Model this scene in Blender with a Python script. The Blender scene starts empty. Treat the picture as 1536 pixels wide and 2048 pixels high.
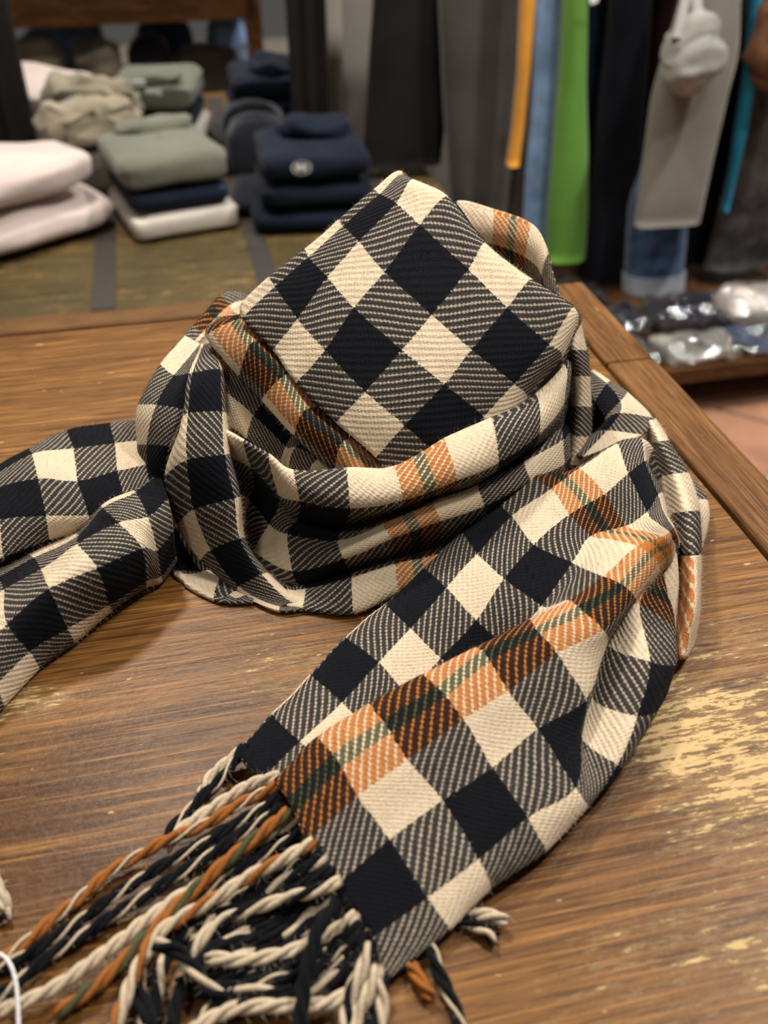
import bpy, bmesh, math, random
import numpy as np
from mathutils import Vector, Matrix, noise as mnoise
random.seed(7)
S = bpy.context.scene
COL = S.collection

# ------------------------------------------------------------------ camera
F, TH, HC = 1870.0, math.radians(37.5), 1.22
cam_d = bpy.data.cameras.new('camera')
cam = bpy.data.objects.new('camera', cam_d)
COL.objects.link(cam)
cam.location = (0, 0, HC)
cam.rotation_euler = (math.pi/2 - TH, 0, 0)
cam_d.sensor_fit = 'VERTICAL'
cam_d.sensor_height = 36.0
cam_d.sensor_width = 27.0
cam_d.lens = F/2048.0*36.0
cam_d.clip_start = 0.02
cam_d.dof.use_dof = True
cam_d.dof.focus_distance = 0.60
cam_d.dof.aperture_fstop = 5.4
S.camera = cam

# ------------------------------------------------------------------ world, lamps, exposure
W = bpy.data.worlds.new('shop'); S.world = W; W.use_nodes = True
bg = W.node_tree.nodes['Background']
bg.inputs[0].default_value = (1.0, 0.95, 0.88, 1)
bg.inputs[1].default_value = 0.085

def area(name, loc, target, size, power, col=(1, 0.9, 0.76)):
    l = bpy.data.lights.new(name, 'AREA'); l.shape = 'DISK'; l.size = size
    l.energy = power; l.color = col
    o = bpy.data.objects.new(name, l); COL.objects.link(o)
    o.location = loc
    d = Vector(target) - Vector(loc)
    o.rotation_euler = d.to_track_quat('-Z', 'Y').to_euler()
    return o
area('ceiling_lamp', (-0.55, 1.75, 2.75), (0.0, 0.6, 0.8), 0.22, 44, (1, .93, .83))
area('ceiling_lamp', (0.95, 0.75, 2.75), (0.1, 0.6, 0.8), 0.2, 24, (1, 0.94, 0.86))
area('ceiling_lamp', (-0.75, -0.45, 2.75), (0.0, 0.6, 0.8), 0.35, 7, (1, .93, .84))
area('ceiling_lamp', (1.3, 1.6, 2.75), (1.2, 2.2, 0.3), 0.14, 46, (1, 0.97, 0.94))
area('ceiling_lamp', (-0.3, 1.2, 2.75), (-0.3, 2.1, 0.5), 0.25, 11, (1, 0.93, 0.84))
S.view_settings.view_transform = 'Standard'
S.view_settings.look = 'None'
S.view_settings.exposure = 0.12
S.view_settings.gamma = 1.0
S.view_settings.use_curve_mapping = False

# ------------------------------------------------------------------ geometry helpers
YAW = math.radians(12.5)
CA, SA = math.cos(YAW), math.sin(YAW)
TZ = 0.80            # table top
BM = 2.46            # mirror plane (shop frame)

def LW(a, b, z=0.0):                      # shop frame -> world
    return Vector((a*CA - b*SA, a*SA + b*CA, z))
def ray(px, py):
    x = px-768.0; y = py-1024.0
    return Vector((x, F*math.cos(TH)-y*math.sin(TH), -F*math.sin(TH)-y*math.cos(TH)))
ORG = Vector((0, 0, HC))
def PZ(px, py, z):
    d = ray(px, py); return ORG + d*((z-HC)/d.z)
def PY(px, py, y):
    d = ray(px, py); return ORG + d*(y/d.y)
def PB(px, py, b):
    d = ray(px, py); db = -d.x*SA + d.y*CA
    return ORG + d*(b/db)
def AB(p):
    return (p.x*CA+p.y*SA, -p.x*SA+p.y*CA, p.z)

def put(o, label=None, cat=None, group=None, kind=None):
    if label: o['label'] = label
    if cat: o['category'] = cat
    if group: o['group'] = group
    if kind: o['kind'] = kind
    return o
def empty(name, loc, label, cat, group=None):
    o = bpy.data.objects.new(name, None); COL.objects.link(o)
    o.location = loc; o.empty_display_size = 0.02
    return put(o, label, cat, group)
def wloc(o):
    v = o.location.copy()
    while o.parent: o = o.parent; v += o.location
    return v
def obj(name, verts, faces, mat, parent=None, smooth=False, uvs=None, mats=None, fmat=None):
    vs = [Vector(v) for v in verts]
    lo = Vector((min(v.x for v in vs), min(v.y for v in vs), min(v.z for v in vs)))
    hi = Vector((max(v.x for v in vs), max(v.y for v in vs), max(v.z for v in vs)))
    c = Vector(((lo.x+hi.x)/2, (lo.y+hi.y)/2, lo.z))
    me = bpy.data.meshes.new(name)
    me.from_pydata([v-c for v in vs], [], faces)
    if mats:
        for m in mats: me.materials.append(m)
        me.polygons.foreach_set('material_index', fmat)
    else: me.materials.append(mat)
    if smooth: me.polygons.foreach_set('use_smooth', [True]*len(me.polygons))
    if uvs:
        l = me.uv_layers.new(name='UVMap')
        li = np.empty(len(me.loops), dtype=np.int32); me.loops.foreach_get('vertex_index', li)
        l.data.foreach_set('uv', np.asarray(uvs, dtype=np.float32)[li].ravel())
    me.update()
    o = bpy.data.objects.new(name, me); COL.objects.link(o)
    if parent:
        o.parent = parent; o.location = c - wloc(parent)
    else: o.location = c
    return o
def from_bm(bm):
    bm.verts.ensure_lookup_table()
    v = [x.co.copy() for x in bm.verts]; f = [[q.index for q in x.verts] for x in bm.faces]
    bm.free(); return v, f
def box(a0, a1, b0, b1, z0, z1, bev=0.0, seg=2):        # in the shop frame
    bm = bmesh.new()
    bmesh.ops.create_cube(bm, size=1)
    for v in bm.verts:
        v.co = Vector((a0+(v.co.x+.5)*(a1-a0), b0+(v.co.y+.5)*(b1-b0), z0+(v.co.z+.5)*(z1-z0)))
    if bev: bmesh.ops.bevel(bm, geom=bm.edges[:], offset=bev, segments=seg, affect='EDGES', profile=0.6)
    bm.verts.index_update()
    v, f = from_bm(bm)
    return [LW(*p) for p in v], f
def join(parts):
    V, Fc = [], []
    for v, f in parts:
        n = len(V); V += list(v); Fc += [[i+n for i in q] for q in f]
    return V, Fc

# ------------------------------------------------------------------ materials
class N:
    def __init__(s, name, rough=0.6, spec=0.5):
        s.m = bpy.data.materials.new(name); s.m.use_nodes = True
        s.t = s.m.node_tree; s.b = s.t.nodes['Principled BSDF']
        s.b.inputs['Roughness'].default_value = rough
        s.b.inputs['Specular IOR Level'].default_value = spec
    def node(s, typ, **kw):
        n = s.t.nodes.new(typ)
        for k, v in kw.items(): setattr(n, k, v)
        return n
    def set(s, sock, v):
        if isinstance(v, bpy.types.NodeSocket): s.t.links.new(v, sock)
        else: sock.default_value = v
    def math(s, op, a, b=0.0, c=0.0, clamp=False):
        n = s.node('ShaderNodeMath', operation=op, use_clamp=clamp)
        for i, v in enumerate((a, b, c)): s.set(n.inputs[i], v)
        return n.outputs[0]
    def mix(s, f, a, b):
        n = s.node('ShaderNodeMix', data_type='RGBA')
        s.set(n.inputs[0], f)
        for i, v in ((6, a), (7, b)):
            s.set(n.inputs[i], v if isinstance(v, bpy.types.NodeSocket) else (*v, 1))
        return n.outputs[2]
    def noise(s, vec, scale, detail=3, rough=0.55):
        n = s.node('ShaderNodeTexNoise')
        s.set(n.inputs['Vector'], vec); n.inputs['Scale'].default_value = scale
        n.inputs['Detail'].default_value = detail; n.inputs['Roughness'].default_value = rough
        return n.outputs['Fac']
    def ramp(s, f, lo, hi):
        n = s.node('ShaderNodeMapRange', interpolation_type='SMOOTHSTEP')
        s.set(n.inputs[0], f); s.set(n.inputs[1], lo); s.set(n.inputs[2], hi)
        return n.outputs[0]
    def coords(s, scale=(1, 1, 1)):        # shop-frame position, stretched
        g = s.node('ShaderNodeNewGeometry')
        r = s.node('ShaderNodeVectorRotate', rotation_type='Z_AXIS')
        s.set(r.inputs['Vector'], g.outputs['Position']); r.inputs['Angle'].default_value = -YAW
        q = s.node('ShaderNodeVectorMath', operation='MULTIPLY')
        s.set(q.inputs[0], r.outputs[0]); q.inputs[1].default_value = scale
        s.rot = r.outputs[0]
        return q.outputs[0]
    def bump(s, h, strength, dist):
        n = s.node('ShaderNodeBump'); n.inputs['Strength'].default_value = strength
        n.inputs['Distance'].default_value = dist
        s.set(n.inputs['Height'], h); s.t.links.new(n.outputs[0], s.b.inputs['Normal'])
    def col(s, v): s.set(s.b.inputs['Base Color'], v if isinstance(v, bpy.types.NodeSocket) else (*v, 1))

def simple(name, col, rough=0.7, spec=0.4, metal=0.0):
    n = N(name, rough, spec); n.col(col); n.b.inputs['Metallic'].default_value = metal
    return n.m
def cloth(name, col, var=0.35, scale=9, bump=0.5, sheen=0.2, rough=0.9, fine=420):
    n = N(name, rough, 0.15)
    g = n.coords()
    f = n.noise(g, scale, 4)
    n.col(n.mix(n.ramp(f, .3, .7), tuple(c*(1-var) for c in col), tuple(min(1, c*(1+var)) for c in col)))
    w = n.noise(g, fine, 2)
    h = n.math('ADD', n.math('MULTIPLY', f, 6.0), w)
    n.bump(h, bump, 0.002)
    n.b.inputs['Sheen Weight'].default_value = sheen
    return n.m

CREAM, NAVY, RUST, GREEN = (.66, .53, .375), (.0066, .0071, .0096), (.45, .16, .036), (.072, .080, .036)
def plaid():
    n = N('wool plaid', 0.95, 0.04)
    tc = n.node('ShaderNodeUVMap')
    sep = n.node('ShaderNodeSeparateXYZ'); n.set(sep.inputs[0], tc.outputs[0])
    g = n.node('ShaderNodeNewGeometry').outputs['Position']
    fz = n.noise(g, 900, 2); fz2 = n.noise(g, 260, 3)
    wob = n.math('MULTIPLY', n.math('SUBTRACT', fz, .5), .10)
    u0, v0 = sep.outputs[0], sep.outputs[1]
    u = n.math('ADD', u0, wob); v = n.math('ADD', v0, wob)
    def thread(x, rustrow, stripe):
        fl = n.math('FLOOR', x)
        odd = n.math('FLOORED_MODULO', fl, 2.0)
        c = n.mix(odd, NAVY, CREAM)
        isr = n.math('COMPARE', fl, float(rustrow), .3)
        fr = n.math('FRACT', x)
        gs = n.math('MULTIPLY', n.math('GREATER_THAN', fr, .40), n.math('LESS_THAN', fr, .62))
        return n.mix(isr, c, n.mix(gs, RUST, GREEN))
    cu, cv = thread(u, 0, 1), thread(v, -4, 1)
    d = n.math('SUBTRACT', u0, v0); s = n.math('ADD', u0, v0)
    dd = n.math('ADD', n.math('MULTIPLY', d, 5.6), n.math('MULTIPLY', n.math('SUBTRACT', fz2, .5), .17))
    tri = n.math('PINGPONG', dd, .5)                       # 0..0.5
    beads = n.math('SINE', n.math('MULTIPLY', s, 6.2832*9.5))
    t2 = n.math('ADD', n.math('ADD', tri, n.math('MULTIPLY', beads, .07)),
                n.math('MULTIPLY', n.math('SUBTRACT', fz, .5), .36))
    # dark threads stand out more than the pale ones
    anyr = n.math('MAXIMUM', n.math('COMPARE', n.math('FLOOR', u), 0.0, .3), n.math('COMPARE', n.math('FLOOR', v), -4.0, .3))
    def par(x, rr):
        fl = n.math('FLOOR', x)
        return n.math('ADD', n.math('MULTIPLY', n.math('FLOORED_MODULO', fl, 2.0), 1.15), n.math('MULTIPLY', n.math('COMPARE', fl, rr, .3), .62))
    sh = n.math('MULTIPLY', n.math('SUBTRACT', par(v, -4.0), par(u, 0.0)), n.math('ADD', .110, n.math('MULTIPLY', anyr, .13)))
    m = n.ramp(n.math('SUBTRACT', t2, sh), .14, .36)
    # brushed nap: halves blend a little
    m = n.math('ADD', n.math('MULTIPLY', m, .89), n.math('MULTIPLY', fz2, .11))
    c = n.mix(m, cu, cv)
    # where pale and dark threads cross, navy fibres cloud the pale ones
    mixd = n.math('MULTIPLY', n.math('ABSOLUTE', n.math('SUBTRACT', par(v, -4.0), par(u, 0.0))), n.math('MULTIPLY', n.math('SUBTRACT', 1.0, anyr), .34))
    c = n.mix(n.math('MULTIPLY', mixd, n.math('ADD', .55, n.math('MULTIPLY', fz2, .9)), 0.0, True), c, (.030, .034, .042))
    hsv = n.node('ShaderNodeHueSaturation'); n.set(hsv.inputs['Color'], c)
    n.set(hsv.inputs['Value'], n.math('ADD', .80, n.math('MULTIPLY', fz, .40)))
    n.col(hsv.outputs[0])
    h = n.math('ADD', n.math('ADD', n.math('MULTIPLY', tri, 1.2), n.math('MULTIPLY', beads, .12)),
               n.math('MULTIPLY', fz, .9))
    n.bump(h, .55, .0012)
    n.b.inputs['Sheen Weight'].default_value = .03
    n.b.inputs['Sheen Roughness'].default_value = .5
    return n.m
def yarn(name, col):
    n = N(name, .95, .1)
    g = n.coords(); f = n.noise(g, 700, 2)
    n.col(n.mix(f, tuple(c*.65 for c in col), tuple(min(1, c*1.3) for c in col)))
    n.bump(f, .6, .0008); n.b.inputs['Sheen Weight'].default_value = .03
    return n.m

def wood(name, dark, mid, bare, wear=0.0, blobs=(), rough=.38, across=False, spec=.16, cs=1.0):
    n = N(name, rough, spec)
    sw = (lambda x, y, z: (x, y, z)) if not across else (lambda x, y, z: (y, x, z))
    grain = n.noise(n.coords(sw(2.2, 34, 34)), 1.0, 5, .62); rot = n.rot
    fine = n.noise(n.coords(sw(20, 420, 120)), 1.0, 3, .6)
    streak = n.noise(n.coords(sw(6, 130, 60)), 1.0, 4, .6)
    big = n.noise(n.coords((3.0, 9, 6)), 1.0, 3)
    f = n.math('ADD', n.math('ADD', n.math('MULTIPLY', grain, .40), n.math('MULTIPLY', big, .35)), n.math('MULTIPLY', streak, .25))
    c = n.mix(n.ramp(f, .34, .66), dark, mid)
    c = n.mix(n.math('MULTIPLY', n.ramp(streak, .52, .72), .40), c, tuple(min(1, x*1.9) for x in mid))
    c = n.mix(n.math('MULTIPLY', n.ramp(fine, .46, .66), .62), c, tuple(x*.38 for x in dark))
    hair = n.noise(n.coords(sw(11, 640, 200)), 1.0, 2, .5)
    c = n.mix(n.math('MULTIPLY', n.ramp(hair, .56, .68), .38), c, tuple(min(1, x*2.4) for x in mid))
    # lacquer worn through to bare wood
    chips = n.math('ADD', n.math('ADD', n.math('MULTIPLY', n.noise(n.coords(sw(30*cs, 210*cs, 60)), 1.0, 6, .76), .46),
                   n.math('MULTIPLY', n.noise(n.coords(sw(75*cs, 330*cs, 90)), 1.0, 3, .7), .28)), n.math('MULTIPLY', n.noise(n.coords(sw(7*cs, 16*cs, 12)), 1.0, 3, .6), .26))
    bias = None
    for (a, b, ra, rb, k) in blobs:
        q = n.node('ShaderNodeVectorMath', operation='SUBTRACT'); n.set(q.inputs[0], rot); q.inputs[1].default_value = (a, b, TZ)
        q2 = n.node('ShaderNodeVectorMath', operation='MULTIPLY'); n.set(q2.inputs[0], q.outputs[0]); q2.inputs[1].default_value = (1/ra, 1/rb, 0)
        ln = n.node('ShaderNodeVectorMath', operation='LENGTH'); n.set(ln.inputs[0], q2.outputs[0])
        e = n.math('MULTIPLY', n.math('SUBTRACT', 1.0, n.ramp(ln.outputs['Value'], .15, 1.0)), k)
        bias = e if bias is None else n.math('MAXIMUM', bias, e)
    th = n.math('ADD', chips, bias) if bias is not None else chips
    w = n.ramp(th, .655-wear, .685-wear)
    fleck = n.ramp(n.noise(n.coords(sw(70, 240, 90)), 1.0, 2, .5), .715, .735)
    w = n.math('MAXIMUM', w, n.math('MULTIPLY', fleck, .8))
    w2 = n.ramp(th, .60-wear, .66-wear)
    c = n.mix(n.math('MULTIPLY', w2, .55), c, tuple(x*.42 for x in bare))
    c = n.mix(w, c, n.mix(fine, tuple(x*.72 for x in bare), bare))
    n.col(c)
    h = n.math('SUBTRACT', n.math('ADD', n.math('MULTIPLY', fine, .5), n.math('MULTIPLY', streak, .5)), n.math('MULTIPLY', w, .6))
    h = n.math('ADD', h, n.math('MULTIPLY', n.noise(n.coords((160, 330, 160)), 1.0, 3, .6), .5))
    n.bump(h, .55, .0012)
    n.set(n.b.inputs['Roughness'], n.math('ADD', rough, n.math('MULTIPLY', w, .3)))
    return n.m

M = {}
M['plaid'] = plaid()
M['y_cream'] = yarn('cream yarn', tuple(x*.82 for x in CREAM))
M['y_navy'] = yarn('navy yarn', (.0062, .0066, .0086))
M['y_rust'] = yarn('rust yarn', (.31, .108, .024))
M['y_green'] = yarn('green yarn', GREEN)
M['wood'] = wood('worn table wood', (.074, .0285, .0070), (.225, .101, .0255), (.64, .44, .21), 0.010,
                 [(.262, .285, .135, .125, .155), (.20, .175, .16, .065, .09), (.03, .395, .095, .045, .15), (-.12, .40, .05, .025, .13), (.30, .36, .08, .05, .13)])
M['board'] = wood('edge board wood', (.085, .036, .011), (.185, .085, .027), (.42, .25, .10), -0.05, (), .42, True)
M['apron'] = wood('table leg wood', (.045, .02, .008), (.085, .037, .013), (.2, .1, .04), -0.05)
M['olive'] = wood('olive painted wood', (.055, .040, .017), (.100, .076, .032), (.40, .235, .07), 0.095, (), .55, False, .2, .32)
M['rim'] = wood('brown rim wood', (.10, .05, .018), (.19, .095, .035), (.4, .25, .1), 0.0, (), .5)
M['strap'] = simple('dark iron strap', (.055, .045, .042), .55, .5, .4)
M['black'] = cloth('black frame', (.012, .010, .009), .2, 5, .1, 0, .5)
M['mirror'] = simple('mirror glass', (.82, .83, .82), .02, .5, 1.0)
M['wall'] = cloth('plaster wall', (.33, .30, .265), .05, 4, .1, 0, .9)
M['trim'] = cloth('cream trim', (.62, .56, .47), .05, 4, .1, 0, .6)
M['tile'] = cloth('terracotta tile', (.40, .205, .125), .18, 7, .12, 0, .55)
M['grout'] = cloth('grout', (.42, .37, .31), .1, 20, .2, 0, .9)

# ------------------------------------------------------------------ setting
fl = obj('floor', *box(-2.2, 3.2, -1.6, 2.9, -.03, -.004), M['grout'])
put(fl, kind='structure')
tl = .27; gp = .014
tile_me = None
dirx, diry = Vector((1, 1, 0)).normalized(), Vector((-1, 1, 0)).normalized()
o0 = Vector((1.21, 1.819, 0))                       # a grout crossing seen in the photo
for i in range(-12, 13):
    for j in range(-12, 13):
        c = o0 + dirx*(i+.5)*tl + diry*(j+.5)*tl + diry*.03
        if not (-.6 < c.x < 2.9 and -.6 < c.y < 2.75): continue
        if tile_me is None:
            bm = bmesh.new(); bmesh.ops.create_cube(bm, size=1)
            for v in bm.verts: v.co = Vector((v.co.x*(tl-gp), v.co.y*(tl-gp), (v.co.z+.5)*.0085-.0045))
            bmesh.ops.bevel(bm, geom=[e for e in bm.edges if e.verts[0].co.z > 0 and e.verts[1].co.z > 0], offset=.002, segments=1, affect='EDGES')
            tile_me = bpy.data.meshes.new('tile'); bm.to_mesh(tile_me); bm.free(); tile_me.materials.append(M['tile'])
        t = bpy.data.objects.new('tile', tile_me); COL.objects.link(t)
        t.parent = fl; t.location = LW(*c) - fl.location; t.rotation_euler = (0, 0, YAW+math.pi/4)
wb = put(obj('wall_back', *box(-2.2, 3.2, 2.72, 2.82, -.01, 2.6), M['wall']), kind='structure')
tr = put(obj('trim_1', *box(.437, .478, 2.66, 2.722, -.004, 2.4, .004), M['trim']), kind='structure')

# ------------------------------------------------------------------ table
TA1, TB1 = .418, .888
table = empty('display_table', LW(-.1, .4, 0), 'worn brown wooden display table under the plaid scarf', 'table')
obj('table_top', *box(-1.15, .3655, -.12, TB1, TZ-.03, TZ, .0006, 1), M['wood'], table)
obj('edge_board', *box(.3705, TA1, .7125, TB1+.001, TZ-.035, TZ+.0005, .0035, 3), M['board'], table)
obj('edge_board', *box(.3705, TA1, -.12, .7115, TZ-.035, TZ+.0005, .0035, 3), M['board'], table)
obj('apron', *box(-1.1, .39, .835, .865, .53, TZ-.03, .002), M['apron'], table)
obj('apron', *box(.36, .39, -.09, .834, .53, TZ-.03, .002), M['apron'], table)
for a in (-1.1, .352):
    for b in (-.09, .805):
        obj('leg', *box(a, a+.06, b, b+.06, 0.004, TZ-.031, .003), M['apron'], table)
obj('lower_shelf', *box(-1.1, .39, -.09, .865, .16, .19, .002), M['apron'], table)

# ------------------------------------------------------------------ bench with iron straps, mirror
BZ = .45
BF = 1.655
bench = empty('storage_bench', LW(0, 2.0, 0), 'olive painted wooden bench with dark iron straps behind the table', 'bench')
obj('body', *box(-1.0, .62, BF+.02, 2.42, .004, BZ-.022, .004), M['olive'], bench)
obj('front_rim', *box(-1.02, .64, BF-.015, BF+.045, BZ-.05, BZ+.003, .008, 3), M['rim'], bench)
for b0, b1 in ((BF+.046, 1.80), (1.80, 1.95), (1.95, 2.12), (2.12, 2.28), (2.28, 2.43)):
    obj('plank', *box(-1.02, .64, b0+.001, b1-.001, BZ-.02, BZ, .002), M['olive'], bench)
for a0, a1 in ((-.185, -.142), (.135, .177), (-.51, -.468), (.46, .50)):
    obj('strap', *box(a0, a1, BF+.047, 2.43, BZ-.002, BZ+.0035, .001), M['strap'], bench)
mir = empty('leaning_mirror', LW(0, BM, BZ), 'large dark framed mirror standing on the bench behind folded clothes', 'mirror')
mz0 = BZ+.004
obj('mirror_glass', *box(-.318, .318, BM, BM+.008, mz0+.03, 1.9), M['mirror'], mir)
obj('frame_rail', *box(-.40, .40, BM-.02, BM+.03, mz0, mz0+.06, .006), M['black'], mir)
obj('frame_rail', *box(-.40, .40, BM-.02, BM+.03, 1.86, 1.94, .006), M['black'], mir)
for s in (-1, 1):
    x0, x1 = sorted((s*.31, s*.40))
    obj('frame_stile', *box(x0, x1, BM-.02, BM+.03, mz0+.061, 1.859, .006), M['black'], mir)
    x0, x1 = sorted((s*.345, s*.372))
    obj('moulding', *box(x0, x1, BM-.032, BM-.018, mz0+.061, 1.859, .005), M['black'], mir)

# ------------------------------------------------------------------ the scarf
def cr(p0, p1, p2, p3, t):
    return 0.5*((2*p1) + (-p0+p2)*t + (2*p0-5*p1+4*p2-p3)*t*t + (-p0+3*p1-3*p2+p3)*t**3)
def spline_axis(A, n, axis):
    A = np.moveaxis(A, axis, 0)
    m = len(A); out = []
    ext = np.concatenate([[2*A[0]-A[1]], A, [2*A[-1]-A[-2]]])
    for i in range(m-1):
        for k in range(n):
            out.append(cr(ext[i], ext[i+1], ext[i+2], ext[i+3], k/n))
    out.append(A[-1])
    return np.moveaxis(np.array(out), 0, axis)
def lin_axis(x, n):
    x = np.asarray(x, float); o = []
    for i in range(len(x)-1):
        for k in range(n): o.append(x[i] + (x[i+1]-x[i])*k/n)
    o.append(x[-1]); return np.array(o)
HMIN = .0022
def wp(e, mode):
    if isinstance(e, Vector): return e
    px, py, d = e[:3]
    md = e[3] if len(e) > 3 else mode
    if md == 'h': return PZ(px, py, TZ+max(d, HMIN))
    p = PY(px, py, d)
    if p.z < TZ+HMIN: p = PZ(px, py, TZ+HMIN)
    return p
SC = empty('plaid_scarf', Vector((.02, .55, TZ)), 'black, cream and rust checked wool scarf wrapped in a heap on the table', 'scarf')
PATCH = []
def patch(name, U, V, rows, mode='y', n=9, label=None, thick=.0026, wr=.0007):
    P = np.array([[tuple(wp(e, mode)) for e in r] for r in rows])
    assert P.shape[:2] == (len(U), len(V)), (name, P.shape, len(U), len(V))
    PATCH.append((name, U, V, P))
    G = spline_axis(spline_axis(P, n, 0), n, 1)
    uu, vv = lin_axis(U, n), lin_axis(V, n)
    a, b = G.shape[:2]
    # soft hand-made unevenness
    du = np.gradient(G, axis=0); dv = np.gradient(G, axis=1)
    nr = np.cross(du, dv); nr /= (np.linalg.norm(nr, axis=2, keepdims=True)+1e-12)
    vs, uvs = [], []
    for i in range(a):
        for j in range(b):
            p = Vector(G[i, j])
            k = mnoise.noise(p*38.0)*wr + mnoise.noise(p*90.0)*wr*.5
            p = p + Vector(nr[i, j])*k
            if p.z < TZ+.0016: p.z = TZ+.0016
            vs.append(p); uvs.append((uu[i], vv[j]))
    fs = [(i*b+j, (i+1)*b+j, (i+1)*b+j+1, i*b+j+1) for i in range(a-1) for j in range(b-1)]
    o = obj(name, vs, fs, M['plaid'], SC, True, uvs)
    md = o.modifiers.new('thickness', 'SOLIDIFY'); md.thickness = thick; md.offset = 0
    if label: o['label'] = label
    return P
def off(e, mode, dx, dy, dz):
    p = wp(e, mode) + Vector((dx, dy, dz))
    p.z = max(p.z, TZ+HMIN); return p

# --- crown: smooth slanted panel on top of the heap
def PL(px, py, dy=0.0):
    # slanted plane z = z0 + k (y - y0)
    y0, h0, k = .68, .20, .667
    d = ray(px, py); s = d.z/d.y
    y = (HC-TZ-h0+k*y0)/(k-s)
    return PY(px, py, y+dy)
cu = {
 1: [(490,610),(485,638),(547,702),(593,767),(672,846),(752,916),(800,985),(850,1040)],
 2: [(537,562),(551,576),(596,640),(651,702),(731,785),(809,851),(890,925),(960,985)],
 3: [(612,506),(618,517),(655,557),(708,617),(804,702),(888,770),(967,833),(1012,880)],
 4: [(677,447),(686,455),(718,487),(769,546),(863,632),(942,701),(1027,768),(1052,800)],
 5: [(745,390),(760,392),(792,409),(839,452),(936,541),(1013,617),(1096,689),(1119,714)],
 6: [(800,352),(806,353),(826,362),(893,396),(968,488),(1062,560),(1144,616),(1152,650)]}
bul = [.012, .0, -.004, -.008, -.009, -.006, .004, .022]
rows = []
for u in range(1, 7):
    e = {1: .006, 2: -.002, 3: -.005, 4: -.005, 5: -.001, 6: .010}[u]
    r = [PL(x, y, bul[i]+e) for i, (x, y) in enumerate(cu[u])]
    r.insert(0, r[0]+Vector((-.004, .045, -.05)))
    r.append(r[-1]+Vector((0, .02, -.045)))
    rows.append(r)
r7 = [p+Vector((.012, .04, -.035)) for p in rows[-1]]
r8 = [p+Vector((.018, .065, -.085)) for p in rows[-1]]
rows += [r7, r8]
patch('crown_fold', [1, 2, 3, 4, 5, 6, 7, 8.2], [-1.3, -.4, 0, 1, 2, 3, 4, 5, 6, 7.2], rows, n=9)

# --- collar: rust stripe tucked under the crown's lower left edge
fold = [(440,640,.615),(421,668,.60),(483,743,.567),(530,793,.547),(593,863,.523),(673,931,.503),(745,950,.498)]
mid = [(478,632,.612),(473,642,.60),(504,688,.573),(567,754,.549),(610,822,.527),(684,886,.508),(760,950,.503)]
inn = [(500,625,.628),(500,640,.613),(540,690,.587),(595,745,.568),(655,815,.545),(722,880,.525),(790,945,.515)]
rows = [[off(e, 'y', .012, .03, -.035) for e in fold], [off(e, 'y', -.001, .010, -.010) for e in fold], fold, mid, inn]
patch('collar_fold', [2.1, 1.4, 1.08, .5, -.25], [.4, 1, 2, 3, 4, 5, 6], rows)

# --- pocket behind the collar
rows = [
 [(425,690,.60),(428,760,.58),(438,850,.56),(448,930,.548)],
 [(462,735,.585),(456,787,.57),(454,848,.555),(462,930,.545)],
 [(535,800,.57),(507,831,.556),(496,877,.545),(502,935,.54)],
 [(590,862,.55),(572,894,.54),(563,932,.53),(570,975,.53)],
 [(622,890,.54),(592,897,.532),(580,936,.522),(600,980,.525)],
 [(680,925,.53),(640,918,.525),(620,945,.518),(645,985,.52)],
 [(740,945,.525),(700,940,.52),(690,955,.515),(700,990,.52)]]
patch('pocket_fold', [0, 1, 2, 3, 4, 5, 6], [0, 1, 2, 3], rows)

# --- front wrap, three soft rolls
fw = {
 -5: [(447,863,.525),(460,912,.53),(470,950,.535),(475,985,.53),(480,1070,.515),(500,1120,.50),(530,1150,.485),(545,1195,.46)],
 -4: [(488,884,.515),(504,933,.52),(510,965,.53),(500,1000,.52),(488,1090,.505),(510,1130,.495),(545,1165,.478),(556,1208,.455)],
 -3: [(538,913,.505),(559,987,.50),(560,1010,.515),(540,1050,.505),(511,1106,.492),(540,1150,.482),(575,1182,.465),(575,1212,.448)],
 -2: [(587,945,.495),(602,1000,.482),(595,1040,.505),(576,1070,.488),(587,1142,.468),(600,1170,.475),(613,1181,.458),(606,1218,.443)],
 -1: [(694,942,.492),(700,1014,.470),(690,1052,.50),(676,1085,.475),(688,1115,.460),(698,1146,.478),(704,1157,.456),(707,1224,.437)],
 0: [(789,937,.492),(806,998,.470),(785,1027,.50),(768,1051,.475),(782,1076,.462),(788,1118,.478),(790,1131,.460),(798,1183,.448)],
 1: [(892,886,.502),(912,959,.478),(890,985,.505),(868,1006,.48),(879,1040,.47),(880,1085,.485),(881,1110,.468),(885,1150,.46)],
 2: [(985,846,.517),(995,924,.495),(978,950,.52),(956,973,.495),(967,1011,.487),(975,1045,.50),(980,1075,.485),(985,1115,.475)],
 3: [(1076,801,.547),(1076,867,.525),(1062,898,.548),(1047,926,.525),(1058,961,.517),(1065,990,.53),(1070,1020,.51),(1080,1060,.50)],
 4: [(1131,737,.59),(1125,807,.565),(1124,845,.587),(1123,881,.565),(1126,926,.557),(1130,955,.565),(1135,985,.55),(1145,1020,.54)],
 5: [(1142,690,.625),(1142,760,.61),(1145,800,.62),(1150,840,.61),(1155,890,.60),(1160,915,.60),(1165,945,.59),(1172,980,.58)]}
rows = []; U = []
for w in range(-5, 6):
    U.append(1-w if w < 5 else 1-4.7)
    r = fw[w]
    k_ = .016 if w < 1 else .045
    rows.append([off(r[0], 'y', 0, k_, -.016)] + list(r) + [off(r[-1], 'y', .004, .04, -.004)])
patch('front_wrap', U, [1.3, 1.03, 2, 2.6, 3, 4, 4.65, 5, 6, 6.7], rows)

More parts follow.
